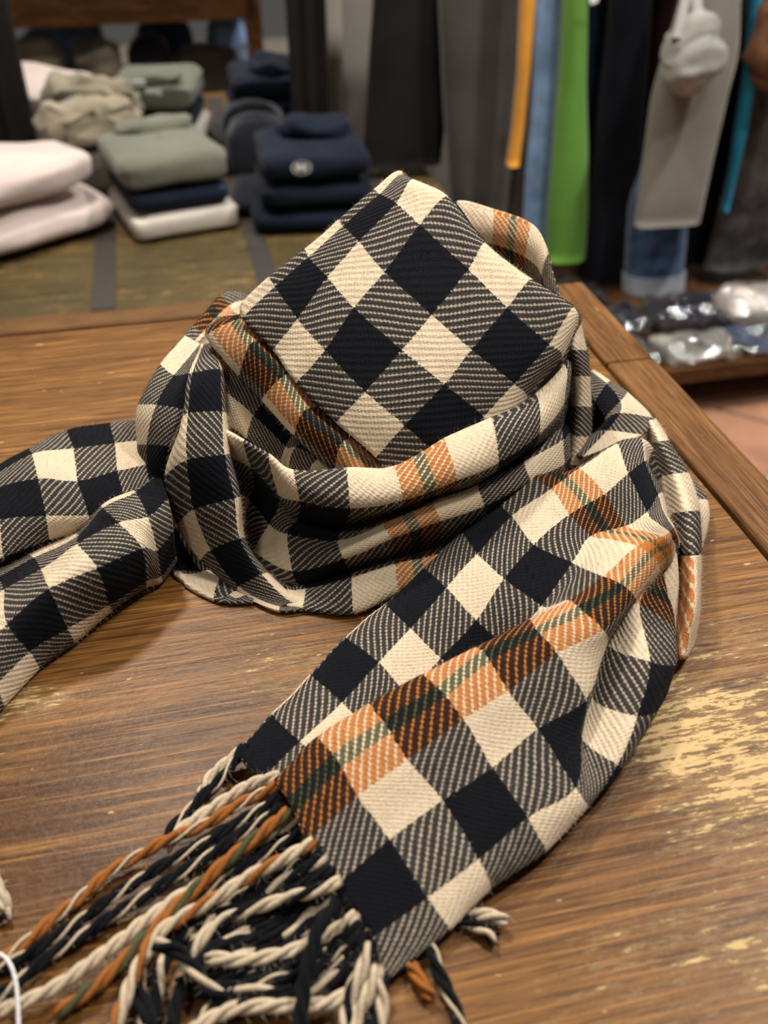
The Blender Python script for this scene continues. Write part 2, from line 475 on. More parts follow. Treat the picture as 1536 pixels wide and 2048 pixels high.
# --- left wrap: outer sheet and inner sheet
lo = {
 1: [(372,674,.64),(324,730,.60),(279,811,.57),(279,889,.555),(294,978,.545),(322,1060,.53),(352,1140,.497),(428,1192,.476),(505,1200,.482)],
 2: [(400,690,.635),(349,754,.583),(315,812,.55),(297,889,.535),(307,975,.525),(342,1056,.51),(360,1144,.490),(450,1197,.472),(515,1196,.487)],
 3: [(420,692,.635),(386,750,.578),(369,821,.542),(338,892,.524),(327,981,.514),(350,1056,.504),(402,1144,.486),(472,1200,.474),(530,1194,.492)],
 4: [(440,700,.64),(412,762,.595),(402,832,.56),(374,902,.54),(364,992,.524),(402,1062,.515),(442,1140,.50),(500,1190,.49),(545,1190,.50)]}
rows = [[off(e, 'y', .006, .045, -.03) for e in lo[1]]] + [lo[k] for k in (1, 2, 3, 4)]
patch('left_wrap', [-.75, -.02, -1, -2, -3], [-1, 0, 1, 2, 3, 4, 5, 6, 7], rows)
li = {
 3: [(405,690,.628),(384,748,.568),(366,852,.526),(333,950,.506),(357,1048,.496),(404,1119,.481),(481,1185,.458),(558,1224,.444),(640,1214,.455)],
 4: [(409,690,.622),(387,750,.560),(377,829,.528),(376,920,.503),(391,1018,.488),(424,1099,.476),(480,1172,.459),(560,1216,.448),(645,1208,.46)],
 5: [(427,690,.62),(437,742,.568),(441,825,.533),(447,910,.506),(466,997,.488),(478,1077,.474),(522,1150,.459),(587,1208,.450),(650,1200,.467)],
 6: [(432,697,.64),(446,752,.605),(451,832,.565),(460,906,.532),(480,991,.512),(489,1080,.492),(539,1150,.474),(604,1204,.460),(652,1194,.475)]}
patch('left_inner_wrap', [3.32, 4, 5, 5.9], [-1, 0, 1, 2, 3, 4, 5, 6, 6.9], [li[k] for k in (3, 4, 5, 6)])

# --- rear rim on the left
ou = [(345,706,.63),(385,662,.66),(420,622,.69),(438,601,.72),(465,591,.735),(520,600,.745),(590,580,.75)]
im = [(375,702,.625),(405,670,.645),(436,636,.675),(460,616,.695),(485,606,.715),(526,610,.73),(590,590,.74)]
ii = [(402,702,.635),(428,684,.65),(455,655,.67),(482,640,.69),(502,628,.71),(535,625,.725),(590,600,.735)]
rows = [[off(ou[k], 'y', -.004, .035, -.07), ou[k], im[k], ii[k], off(ii[k], 'y', .05, .01, -.05)] for k in range(7)]
patch('rear_wrap', [-.9, .0, .55, 1, 1.6, 2.4, 3.4], [-1.2, .45, 1.05, 1.9, 3.0], rows)
# --- right rim
le = [(1128,640,.64),(1130,700,.615),(1140,752,.608),(1138,812,.602),(1130,872,.592),(1120,930,.582),(1118,968,.575)]
mi = [(1150,634,.63),(1152,700,.602),(1160,752,.595),(1160,812,.588),(1156,872,.578),(1149,930,.568),(1140,972,.56)]
ri = [(1158,640,.65),(1171,700,.625),(1177,752,.617),(1180,812,.61),(1180,872,.603),(1175,930,.594),(1160,977,.582)]
rows = [le, mi, ri, [off(e, 'y', .004, .05, -.02) for e in ri], [off(e, 'y', -.02, .10, -.05) for e in ri]]
patch('right_wrap', [1.05, 1.5, 1.97, 2.8, 3.6], [1, 2, 3, 4, 5, 6, 7], rows)
# --- rear standing loop
tp = [(870,440,.745),(915,413,.735),(987,430,.735),(1060,457,.715),(1090,500,.695),(1106,560,.675),(1122,612,.66)]
m1 = [(872,490,.735),(914,455,.725),(986,464,.725),(1056,490,.705),(1086,525,.688),(1100,578,.672),(1117,625,.658)]
m2 = [(875,550,.735),(912,497,.727),(985,495,.727),(1053,522,.707),(1082,550,.69),(1096,597,.675),(1112,640,.662)]
m3 = [(880,620,.74),(915,580,.735),(985,580,.735),(1050,600,.715),(1078,622,.70),(1092,645,.685),(1108,660,.67)]
rows = [[off(tp[k], 'y', 0, .03, -.05), off(tp[k], 'y', 0, .008, -.003), tp[k], m1[k], m2[k], m3[k]] for k in range(7)]
patch('rear_loop', [-1.9, -1, 0, 1, 1.9, 2.5, 3.2], [1.7, 1.12, 1.03, 1.55, 2.1, 3.4], rows)

# --- the long tail in front (one sheet with a folded ridge)
V = [-6.7] + list(range(-6, 6))
T = {
 -4.0: [(1262,915,.045),(1250,912,.048),(1222,918,.048),(1150,955,.044),(1050,955,.045),(985,1000,.038),(925,1065,.03),(850,1140,.022),(772,1212,.016),(694,1278,.012),(624,1354,.010),(546,1434,.010),(475,1508,.012)],
 -3.0: [(1302,897,.044),(1280,880,.064),(1235,890,.068),(1160,940,.062),(1102,981,.054),(1024,1036,.046),(955,1111,.040),(894,1179,.032),(822,1260,.024),(758,1328,.018),(684,1408,.015),(600,1486,.013),(522,1560,.013)],
 -2.0: [(1294,928,.044),(1286,924,.066),(1256,950,.068),(1210,990,.060),(1139,1031,.052),(1068,1091,.044),(1008,1160,.038),(952,1242,.028),(881,1318,.018),(815,1392,.012),(735,1462,.009),(660,1535,.008),(580,1605,.008)],
 -1.0: [(1322,985,.045),(1314,990,.060),(1294,1026,.062),(1253,1055,.056),(1182,1074,.048),(1145,1129,.044),(1084,1213,.036),(1015,1290,.018),(955,1370,.010),(880,1445,.007),(795,1520,.006),(715,1595,.005),(630,1670,.005)],
 -.45: [(1332,1028,.05),(1326,1032,.064),(1312,1048,.066),(1290,1066,.062),(1230,1084,.056),(1179,1144,.050),(1112,1212,.042),(1050,1262,.030),(965,1330,.024),(868,1382,.020),(764,1442,.016),(664,1508,.012),(578,1590,.009)],
 0.0: [(1345,1055,.045),(1342,1058,.060),(1335,1065,.062),(1322,1075,.062),(1274,1096,.060),(1207,1156,.056),(1140,1205,.052),(1060,1242,.050),(950,1300,.046),(846,1352,.040),(740,1412,.034),(638,1478,.027),(551,1562,.020)],
 .5: [(1350,1068,.04),(1348,1072,.054),(1340,1078,.056),(1332,1088,.057),(1296,1110,.058),(1242,1172,.056),(1160,1221,.056),(1074,1264,.054),(971,1313,.050),(882,1385,.043),(773,1455,.037),(676,1523,.030),(583,1612,.022)],
 1.0: [(1354,1078,.035),(1352,1082,.044),(1346,1090,.047),(1340,1102,.048),(1313,1128,.050),(1263,1192,.050),(1204,1260,.050),(1112,1308,.050),(1015,1384,.046),(927,1440,.040),(815,1521,.034),(716,1594,.027),(614,1686,.020)],
 2.0: [(1356,1090,.03),(1352,1095,.036),(1346,1105,.036),(1340,1125,.036),(1310,1155,.036),(1264,1206,.036),(1209,1291,.036),(1167,1399,.032),(1073,1459,.034),(984,1537,.029),(885,1602,.025),(779,1681,.019),(672,1772,.014)],
 3.0: [(1354,1100,.025),(1348,1105,.030),(1340,1118,.030),(1328,1145,.030),(1258,1208,.030),(1216,1287,.022),(1182,1394,.016),(1161,1476,.015),(1148,1577,.021),(1054,1637,.023),(956,1720,.019),(855,1797,.014),(745,1878,.010)],
 4.0: [(1350,1106,.022),(1342,1112,.030),(1335,1125,.033),(1316,1150,.034),(1277,1212,.036),(1298,1326,.034),(1273,1433,.029),(1232,1530,.020),(1173,1612,.011),(1088,1700,.011),(979,1773,.010),(896,1856,.007),(765,1965,.005)],
 5.0: [(1354,1112,.012),(1348,1118,.018),(1344,1135,.020),(1338,1165,.020),(1346,1262,.016),(1345,1330,.010),(1312,1407,.006),(1224,1525,.003),(1150,1595,.003),(1064,1680,.003),(955,1752,.003),(872,1835,.003),(745,1945,.003)]}
edge = [off(e, 'h', .006, .006, -.02) for e in T[-4.0]]
und = [off(e, 'h', -.03, .012, -.02) for e in T[5.0]]
rows = [edge] + [T[k] for k in sorted(T)] + [und]
patch('long_tail', [-4.35] + sorted(T) + [5.8], V, rows, mode='h', n=10)

# --- sheet coming round from behind on the right
rows = [
 [(1172,772,.635),(1180,745,.655),(1186,742,.67)],
 [(1190,802,.62),(1212,770,.64),(1219,765,.655)],
 [(1210,836,.605),(1240,805,.618),(1254,786,.635)],
 [(1205,852,.60),(1238,828,.605),(1303,838,.615)],
 [(1188,868,.59),(1214,862,.59),(1284,872,.592)],
 [(1150,908,.575),(1165,916,.565),(1226,893,.575)]]
patch('right_rear_sheet', [1, 2, 3, 4, 5, 6], [0, 1, 2], rows)
rows = [[(1140,770,.66),(1185,775,.66),(1225,800,.64)],[(1140,830,.63),(1180,835,.625),(1222,845,.615)],[(1135,920,.595),(1170,905,.592),(1215,885,.592)]]
patch('right_under_fold', [2.05, 2.5, 2.95], [2.05, 2.5, 2.95], rows)
# --- outer roll along the right
l_ = [(1288,846,.026),(1305,888,.026),(1325,955,.028),(1345,1030,.028),(1360,1115,.024)]
m_ = [(1301,842,.040),(1322,885,.044),(1352,950,.047),(1375,1025,.045),(1385,1113,.040)]
r_ = [(1311,842,.022),(1337,885,.024),(1375,950,.026),(1396,1025,.026),(1400,1113,.024)]
q_ = [off(e, 'h', .002, .006, -.02) for e in r_]
z_ = [off(e, 'h', -.004, .004, -.018) for e in l_]
patch('outer_roll', [.95, 1.1, 1.55, 1.95, 2.2], [1, 2, 3, 4, 5], [z_, l_, m_, r_, q_], mode='h')
l_ = [(1360,1113,.024),(1358,1165,.020),(1356,1230,.014),(1346,1312,.006)]
m_ = [(1385,1111,.040),(1386,1165,.036),(1384,1230,.028),(1366,1318,.010)]
r_ = [(1400,1111,.024),(1399,1165,.020),(1395,1230,.014),(1384,1292,.006)]
q_ = [off(e, 'h', .002, .006, -.02) for e in r_]
z_ = [off(e, 'h', -.004, .004, -.018) for e in l_]
patch('outer_roll', [.64, .70, .97, 1.7, 1.95], [1.02, 1.35, 1.66, 1.97], [z_, l_, m_, r_, q_], mode='h')
o_ = [(1386,962,.012),(1408,990,.012),(1415,1020,.012),(1411,1060,.010),(1400,1098,.008)]
n_ = [(1372,965,.022),(1386,990,.024),(1394,1020,.024),(1396,1060,.022),(1392,1098,.018)]
patch('outer_roll', [1.1, 1.5, 1.65], [2.4, 2.85, 3.2, 3.6, 3.9], [n_, o_, [off(e, 'h', -.002, .004, -.01) for e in o_]], mode='h')
l_ = [(1316,1092,.036),(1322,1130,.034),(1332,1180,.028),(1338,1230,.020),(1342,1290,.010)]
r_ = [(1340,1072,.040),(1350,1112,.036),(1355,1160,.028),(1354,1220,.018),(1351,1292,.008)]
patch('outer_roll', [1.1, 1.8, 2.1], [2.45, 3.05, 3.4, 3.7, 3.95], [l_, r_, [off(e, 'h', .001, .004, -.02) for e in r_]], mode='h')

# --- left tail: upper sheet, shaded inside, lower rolled sheet
rows = [
 [(-110,1010,.02),(-100,1015,.026),(-95,1030,.030),(-85,1080,.028),(-80,1150,.016)],
 [(-30,950,.026),(-22,962,.034),(-10,980,.037),(0,1042,.034),(8,1113,.020)],
 [(62,899,.034),(66,912,.042),(78,960,.045),(94,1033,.038),(100,1076,.024)],
 [(135,862,.036),(148,900,.046),(157,965,.049),(178,1030,.042),(172,1060,.028)],
 [(222,848,.040),(231,890,.050),(236,945,.052),(250,1005,.045),(238,1036,.032)],
 [(282,842,.044),(286,884,.052),(292,932,.053),(300,985,.046),(300,1012,.035)],
 [(335,838,.04),(338,880,.046),(344,925,.046),(348,972,.040),(348,1000,.03)]]
rows = [[off(r[0], 'h', 0, .03, -.03)] + r + [off(r[-1], 'h', 0, .012, -.008)] for r in rows]
patch('left_tail_sheet', [0, -1, -2, -3, -4, -5, -5.8], [-.7, 0, 1, 2, 3, 4, 4.4], rows, mode='h')
rows = [[(-60,1090,.010),(-60,1150,.006),(-60,1240,.004)], [(30,1060,.012),(30,1125,.006),(30,1215,.004)],
        [(110,1040,.014),(110,1100,.008),(100,1180,.005)], [(220,1000,.016),(220,1050,.012),(200,1100,.008)]]
patch('left_tail_sheet', [-.3, .3, .8, 1.6], [2.05, 2.5, 2.95], rows, mode='h')
rows = {
 -3: [(305,920,.03),(240,957,.03),(204,1009,.03),(140,1070,.018),(50,1110,.010),(-25,1150,.008),(-90,1210,.006),(-150,1260,.006)],
 -2: [(320,950,.05),(272,988,.050),(208,1019,.050),(160,1074,.040),(70,1118,.020),(-5,1160,.014),(-75,1220,.010),(-140,1270,.010)],
 -1: [(335,1000,.054),(295,1035,.055),(237,1047,.056),(157,1090,.052),(85,1142,.036),(10,1182,.026),(-62,1232,.020),(-130,1290,.018)],
 0: [(345,1060,.040),(312,1100,.036),(281,1097,.046),(193,1137,.050),(99,1179,.046),(16,1250,.038),(-52,1318,.032),(-115,1385,.028)],
 1: [(350,1110,.018),(320,1150,.012),(290,1160,.016),(216,1208,.018),(134,1256,.020),(57,1303,.020),(-12,1372,.018),(-75,1440,.016)],
 2: [(350,1118,.006),(320,1160,.004),(284,1174,.004),(221,1217,.004),(145,1284,.003),(76,1337,.003),(4,1412,.003),(-55,1478,.003)]}
R = [[off(e, 'h', -.012, .012, -.02) for e in rows[2]]]
patch('left_tail_roll', [-3-a for a in range(-3, 3)] + [-5.5], [0, 1, 2, 3, 4, 5, 6, 7], [rows[a] for a in range(-3, 3)] + R, mode='h')

# --- loose wool fibres standing off the cloth
rng = np.random.default_rng(3)
CAMP = np.array([0, 0, HC])
def fibres(p, nn, uv, name, mat, lmin, lvar, wd):
    n = len(p)
    nn = np.where(((nn*(CAMP-p)).sum(1) < 0)[:, None], -nn, nn)
    t = rng.normal(size=(n, 3)); dr = nn*(.3+rng.random((n, 1))*.55) + t*.45
    dr /= np.linalg.norm(dr, axis=1, keepdims=True)
    L = lmin + rng.random((n, 1))**2*lvar
    sd = np.cross(dr, CAMP-p); sd /= np.linalg.norm(sd, axis=1, keepdims=True)
    b = p + nn*.0008; e = b + dr*L
    V3 = np.stack([b-sd*wd, b+sd*wd, e], 1).reshape(-1, 3)
    V3[:, 2] = np.maximum(V3[:, 2], TZ+.0006)
    c = np.array(wloc(SC)); me = bpy.data.meshes.new(name)
    me.vertices.add(3*n); me.vertices.foreach_set('co', (V3-c).astype(np.float32).ravel())
    me.loops.add(3*n); me.loops.foreach_set('vertex_index', np.arange(3*n, dtype=np.int32))
    me.polygons.add(n); me.polygons.foreach_set('loop_start', np.arange(0, 3*n, 3, dtype=np.int32))
    me.update(calc_edges=True)
    if uv is not None:
        l = me.uv_layers.new(name='UVMap'); l.data.foreach_set('uv', np.repeat(uv, 3, 0).astype(np.float32).ravel())
    me.materials.append(mat); me.validate()
    o = bpy.data.objects.new(name, me); COL.objects.link(o); o.parent = SC; o['kind'] = 'stuff'
    return o
Fp, Fn, Fu = [], [], []
for (nm, U_, V_, P_) in PATCH:
    G = spline_axis(spline_axis(P_, 9, 0), 9, 1); uu = lin_axis(U_, 9); vv = lin_axis(V_, 9)
    A00, A10, A01, A11 = G[:-1, :-1], G[1:, :-1], G[:-1, 1:], G[1:, 1:]
    nr = np.cross(A10-A00, A01-A00); ar = np.linalg.norm(nr, axis=2)
    cnt = int(ar.sum()*4.2e5)
    ix = rng.choice(ar.size, cnt, p=(ar/ar.sum()).ravel()); i_, j_ = np.divmod(ix, ar.shape[1])
    a, b = rng.random((cnt, 1)), rng.random((cnt, 1))
    p = (A00[i_, j_]*(1-a)+A10[i_, j_]*a)*(1-b) + (A01[i_, j_]*(1-a)+A11[i_, j_]*a)*b
    uv = np.concatenate([uu[i_][:, None]*(1-a)+uu[i_+1][:, None]*a, vv[j_][:, None]*(1-b)+vv[j_+1][:, None]*b], 1)
    ok = p[:, 2] > TZ+.003
    Fp.append(p[ok]); Fn.append((nr/(ar[..., None]+1e-12))[i_, j_][ok]); Fu.append(uv[ok])
fibres(np.concatenate(Fp), np.concatenate(Fn), np.concatenate(Fu), 'wool_fuzz', M['plaid'], .0014, .0042, .000075)

# --- fringe: twisted strands
def strand(pts, plies, r=.0034, name='fringe_strand', turns=95.0, parent=SC, pr=None):
    (x0, y0, h0), (x1, y1, h1) = pts[0], pts[1]
    q = 16/math.hypot(x1-x0, y1-y0)
    pts = [(x0-(x1-x0)*q, y0-(y1-y0)*q, h0)] + list(pts)
    P = np.array([tuple(PZ(x, y, TZ+h)) for x, y, h in pts])
    G = spline_axis(P, 14, 0)
    # resample by length
    d = np.r_[0, np.cumsum(np.linalg.norm(np.diff(G, axis=0), axis=1))]
    L = d[-1]; n = max(8, int(L/.0016))
    s = np.linspace(0, L, n)
    C = np.stack([np.interp(s, d, G[:, k]) for k in range(3)], 1)
    Tn = np.gradient(C, axis=0); Tn /= np.linalg.norm(Tn, axis=1, keepdims=True)
    up = np.array([0, 0, 1.0])
    X = np.cross(Tn, up); X /= (np.linalg.norm(X, axis=1, keepdims=True)+1e-9)
    Yv = np.cross(X, Tn)
    vs, fs, fm = [], [], []
    if len(plies) == 2: plies = [plies[0], plies[1], plies[0]]
    k = len(plies); K = 6
    mats = []
    for q, (mt, wgt) in enumerate(plies):
        if M[mt] not in mats: mats.append(M[mt])
        mi_ = mats.index(M[mt])
        base = len(vs)
        rr = r*(.56 if k == 2 else .52)*wgt
        ro = r*(.46 if k == 2 else .52)
        ph = 2*math.pi*q/k + random.random()*.3
        for i in range(n):
            ang = ph + s[i]*turns*2*math.pi/3.0 + .3*math.sin(s[i]*60)
            tap = 1.0 if i < n-3 else (n-i)/4+.2
            c = C[i] + (X[i]*math.cos(ang)+Yv[i]*math.sin(ang))*ro
            for m_i in range(K):
                t = 2*math.pi*m_i/K
                p = c + (X[i]*math.cos(t)+Yv[i]*math.sin(t))*rr*tap
                p[2] = max(p[2], TZ+.0003)
                vs.append(tuple(p))
        for i in range(n-1):
            for m_i in range(K):
                a0 = base+i*K+m_i; a1 = base+i*K+(m_i+1) % K
                fs.append((a0, a1, a1+K, a0+K)); fm.append(mi_)
        fs.append(tuple(base+m_i for m_i in range(K))); fm.append(mi_)
        fs.append(tuple(base+(n-1)*K+m_i for m_i in range(K))); fm.append(mi_)
    return obj(name, vs, fs, None, parent, True, None, mats, fm)
c, k, ru, gr = ('y_cream', 1), ('y_navy', 1), ('y_rust', 1), ('y_green', 1)
ct = ('y_cream', .5)
ST = [
 ([(480,1506,.012),(440,1560,.008),(395,1602,.006),(352,1648,.005),(330,1680,.004)], [k, k, ct]),
 ([(470,1512,.009),(425,1550,.005),(400,1590,.004)], [c, c]),
 ([(545,1556,.018),(500,1570,.014),(440,1606,.011),(390,1640,.010),(345,1672,.009)], [c, c]),
 ([(552,1572,.018),(510,1592,.016),(440,1632,.013),(370,1666,.011),(312,1692,.009),(224,1742,.006),(130,1820,.005),(20,1908,.005),(-60,1970,.005)], [ru, ru, ct]),
 ([(550,1600,.016),(470,1650,.012),(390,1698,.010),(300,1745,.008),(200,1812,.007),(90,1888,.006),(-30,1950,.006)], [k, k, ct]),
 ([(556,1620,.015),(480,1670,.011),(400,1722,.009),(300,1785,.008),(200,1848,.006),(110,1905,.006),(40,1960,.006),(-20,2010,.006)], [k, k, ct]),
 ([(566,1632,.018),(520,1668,.016),(470,1708,.015),(410,1760,.012),(340,1826,.010),(270,1898,.008),(200,1965,.006),(110,2030,.005)], [ru, gr, ru]),
 ([(572,1650,.012),(480,1705,.006),(420,1755,.006),(360,1792,.008),(285,1846,.009),(200,1912,.009),(100,1980,.008),(-10,2028,.008)], [c, c]),
 ([(618,1690,.020),(570,1716,.020),(500,1752,.017),(440,1790,.015),(372,1830,.013),(312,1872,.012),(278,1930,.011),(252,1990,.010),(222,2070,.009)], [c, ru, c]),
 ([(668,1768,.018),(620,1784,.018),(560,1802,.015),(500,1818,.012),(440,1846,.010),(398,1884,.009),(372,1925,.008)], [c, c, k]),
 ([(672,1780,.014),(610,1806,.010),(540,1832,.006),(470,1846,.005),(400,1850,.005)], [k, k, k]),
 ([(680,1792,.012),(610,1826,.006),(530,1850,.005),(455,1868,.005),(380,1880,.005)], [c, k, c]),
 ([(690,1812,.012),(620,1850,.006),(540,1874,.006),(470,1886,.007),(415,1905,.008),(360,1985,.008),(340,2070,.008)], [k, k, k]),
 ([(325,1893,.022),(350,1900,.020),(385,1935,.016),(420,1980,.012),(480,2006,.010),(540,2010,.008)], [k, c]),
 ([(700,1840,.012),(640,1880,.008),(560,1908,.010),(480,1920,.012),(410,1915,.012)], [c, c]),
 ([(710,1860,.012),(650,1900,.006),(570,1935,.006),(500,1948,.007),(420,1955,.007)], [k, k, k]),
 ([(716,1880,.012),(660,1925,.006),(600,1950,.008),(530,1962,.009),(450,1990,.008),(400,2040,.008)], [k, k, ct]),
 ([(724,1900,.010),(680,1950,.006),(600,1985,.009),(520,1985,.010),(450,1975,.008),(390,1985,.007)], [k, c, k]),
 ([(730,1930,.010),(690,1990,.008),(620,2012,.010),(540,2012,.011),(460,2020,.011),(380,2062,.011)], [c, c]),
 ([(668,1812,.022),(640,1850,.024),(618,1920,.022),(606,1990,.018),(598,2070,.014)], [k, k]),
 ([(738,1905,.014),(722,1945,.012),(700,1995,.009),(688,2070,.007)], [c, k]),
 ([(752,1950,.012),(735,1990,.010),(715,2030,.007),(700,2080,.006)], [c, c]),
 ([(762,1966,.010),(764,2010,.007),(756,2080,.005)], [c, k, c]),
 ([(738,1985,.008),(738,2030,.005),(730,2080,.005)], [k, k]),
 ([(905,1815,.003),(950,1828,.004),(985,1832,.006),(1016,1842,.006)], [c, c]),
 ([(900,1830,.003),(945,1848,.004),(978,1864,.005),(988,1888,.004)], [k, c, k]),
 ([(790,1900,.003),(826,1938,.004),(845,1972,.005),(866,1996,.004)], [ru, ru]),
 ([(830,1850,.003),(862,1892,.005),(880,1950,.005),(905,2008,.005),(930,2075,.005)], [k, k, ct]),
 ([(-58,1478,.010),(-62,1560,.006),(-46,1660,.005),(-12,1760,.005),(6,1800,.005),(12,1842,.004)], [c, k]),
 ([(-66,1480,.014),(-55,1580,.010),(-38,1680,.010),(-16,1745,.010),(-2,1790,.009),(8,1824,.007)], [c, c]),
 ([(420,1770,.006),(350,1840,.006),(300,1905,.006),(280,1970,.006),(290,2060,.006)], [k, k, ct]),
 ([(600,1680,.010),(540,1712,.006),(460,1780,.005),(380,1850,.005),(330,1920,.005),(310,2000,.005),(300,2070,.005)], [k, c, k]),
]
ST += [([(636,1722,.018),(590,1750,.014),(520,1790,.008),(450,1822,.006),(396,1862,.006)], [k, c, k]),
       ([(652,1746,.016),(600,1772,.012),(520,1802,.008),(430,1834,.006),(360,1850,.005)], [k, k, k]),
       ([(600,1668,.016),(540,1702,.010),(470,1746,.007),(400,1792,.006),(320,1856,.005)], [k, k, ct]),
       ([(626,1706,.018),(580,1738,.010),(520,1770,.006),(440,1812,.005)], [k, k, ct])]
tang = random.Random(5)
for q in range(11):
    f = q/10.0
    x0, y0 = 672+60*f, 1778+120*f
    x1, y1 = 350+tang.random()*110, 1840+150*f+tang.uniform(-25, 25)
    mx_, my_ = (x0+x1)/2+tang.uniform(-20, 20), (y0+y1)/2+tang.uniform(5, 40)
    ST.append(([(x0, y0, .010), ((x0+mx_)/2, (y0+my_)/2, .006), (mx_, my_, .004+.004*tang.random()), ((x1+mx_)/2, (y1+my_)/2+tang.uniform(-12, 12), .005), (x1, y1, .004)],
               [[k, k, ct], [k, k, k], [k, k, ct], [k, c, k]][q % 4]))
# fringe of the other end, mostly out of frame at the left
for q in range(9):
    f = q/8.0
    x0, y0 = -140+88*f, 1300+180*f
    x1, y1 = -330+320*f+tang.uniform(-20, 20), 1560+270*f+tang.uniform(-25, 25)
    ST.append(([(x0, y0, .014), ((2*x0+x1)/3, (2*y0+y1)/3, .008), ((x0+2*x1)/3+tang.uniform(-15, 15), (y0+2*y1)/3, .005), (x1-2, y1, .004)],
               [[k, k, ct], [c, c], [k, c, k]][q % 3]))
YF = {}
for pts, pl in ST:
    o = strand(pts, pl)
    me = o.data; co = np.empty(len(me.vertices)*3, np.float32); me.vertices.foreach_get('co', co); co = co.reshape(-1, 3) + np.array(wloc(o))
    no = np.empty(len(me.vertices)*3, np.float32); me.vertices.foreach_get('normal', no); no = no.reshape(-1, 3)
    if len(pl) == 2: pl = [pl[0], pl[1], pl[0]]
    K_ = len(co)//len(pl)
    for q, (mt, wg) in enumerate(pl):
        ix = q*K_ + rng.choice(K_, max(30, K_//3))
        YF.setdefault(mt, []).append((co[ix], no[ix]))
for mt, L_ in YF.items():
    fibres(np.concatenate([a for a, b in L_]).astype(float), np.concatenate([b for a, b in L_]).astype(float), None, 'fringe_fuzz', M[mt], .0014, .0045, .00007)

# thin white string lying at the lower left
def tube(name, P, r, mat, parent=None, K=6):
    G = spline_axis(np.array([tuple(p) for p in P]), 10, 0); n = len(G)
    Tn = np.gradient(G, axis=0); Tn /= np.linalg.norm(Tn, axis=1, keepdims=True)
    X = np.cross(Tn, [0.13, .31, 1.0]); X /= np.linalg.norm(X, axis=1, keepdims=True); Yv = np.cross(X, Tn)
    vs = [tuple(G[i] + (X[i]*math.cos(2*math.pi*q/K)+Yv[i]*math.sin(2*math.pi*q/K))*r) for i in range(n) for q in range(K)]
    fs = [(i*K+q, i*K+(q+1) % K, (i+1)*K+(q+1) % K, (i+1)*K+q) for i in range(n-1) for q in range(K)]
    fs += [tuple(range(K)), tuple((n-1)*K+q for q in range(K))]
    return obj(name, vs, fs, mat, parent, True)
M['string'] = yarn('white string', (.82, .82, .84))
o = tube('tag_string', [PZ(-40, 1935, TZ+.016), PZ(-8, 1908, TZ+.020), PZ(18, 1925, TZ+.021), PZ(33, 1975, TZ+.018), PZ(38, 2070, TZ+.012)], .0009, M['string'])
put(o, 'thin white string curling over the scarf fringe', 'string')
#BACKGROUND

# ------------------------------------------------------------------ folded garments
def slab(ca, cb, z0, w, d, h, yaw=0.0, e=.38, ev=.55, amp=.006, nu=44, nv=18, seed=0, fr=7.0, tilt=0.0):
    vs, fs = [], []
    cy, sy = math.cos(yaw), math.sin(yaw)
    sg = lambda t, p: math.copysign(abs(t)**p, t)
    for j in range(nv+1):
        ph = -math.pi/2 + math.pi*j/nv
        for i in range(nu):
            t = 2*math.pi*i/nu
            cr_ = sg(math.cos(ph), ev)
            x = w/2*cr_*sg(math.cos(t), e); y = d/2*cr_*sg(math.sin(t), e); z = h/2*(1+sg(math.sin(ph), ev))
            q = Vector((x*fr+seed*3.1, y*fr+seed*1.7, z*fr*2.5+seed))
            k = mnoise.noise(q)*amp + mnoise.noise(q*2.7)*amp*.5
            s = .3 + .7*min(1, z/h*2.5)
            x += k*s*(1 if x > 0 else -1); y += k*s*.8*(1 if y > 0 else -1)
            z += mnoise.noise(q*1.3+Vector((9, 0, 0)))*amp*1.6*s + tilt*x*(z/h)
            z = max(z, .0005)
            vs.append(LW(ca + x*cy - y*sy, cb + x*sy + y*cy, z0+z))
    for j in range(nv):
        for i in range(nu):
            fs.append((j*nu+i, j*nu+(i+1) % nu, (j+1)*nu+(i+1) % nu, (j+1)*nu+i))
    return vs, fs
def onbench(px, py, z=BZ): return AB(PZ(px, py, z))

M['pink'] = cloth('pale pink knit', (.66, .545, .50), .06, 14, .5, .3)
M['sage'] = cloth('sage green pique', (.158, .162, .122), .08, 14, .3)
M['ink'] = cloth('ink navy pique', (.0065, .010, .022), .2, 14, .3, .05)
M['offwhite'] = cloth('off white jersey', (.66, .60, .53), .05, 14, .3)
M['beige'] = cloth('beige cotton', (.30, .255, .18), .2, 10, .5)
M['taupe'] = cloth('taupe cotton', (.13, .11, .085), .3, 10, .5)
M['tag'] = simple('white paper tag', (.75, .75, .72), .6)
M['blue_mark'] = simple('blue print', (.03, .10, .22), .7)
M['orange_mark'] = simple('orange print', (.55, .22, .10), .7)
M['denim'] = cloth('blue denim', (.035, .065, .13), .5, 22, .5)
M['sky'] = cloth('light denim', (.24, .40, .66), .25, 16, .5)
M['coal'] = cloth('charcoal cotton', (.0085, .0072, .0066), .3, 6, .4, .05)
M['dkgrey'] = cloth('dark grey twill', (.050, .044, .039), .18, 6, .35)
M['orange'] = cloth('mustard orange cotton', (.62, .27, .03), .15, 8, .3)
M['brownish'] = cloth('brown grey cotton', (.075, .055, .038), .25, 8, .4)
M['grass'] = cloth('grass green cotton', (.105, .26, .035), .12, 5, .3)
M['indigo'] = cloth('dark indigo denim', (.012, .024, .055), .5, 14, .4)
M['midnight'] = cloth('midnight cotton', (.006, .007, .014), .4, 8, .4)
M['maroon'] = cloth('maroon cotton', (.035, .010, .009), .3, 8, .4)
M['stone'] = cloth('stone grey cotton', (.19, .175, .145), .12, 6, .35)
M['pale'] = cloth('pale grey cotton', (.30, .29, .26), .12, 9, .5)
M['cyan'] = cloth('cyan cotton', (.015, .25, .42), .15, 8, .3)
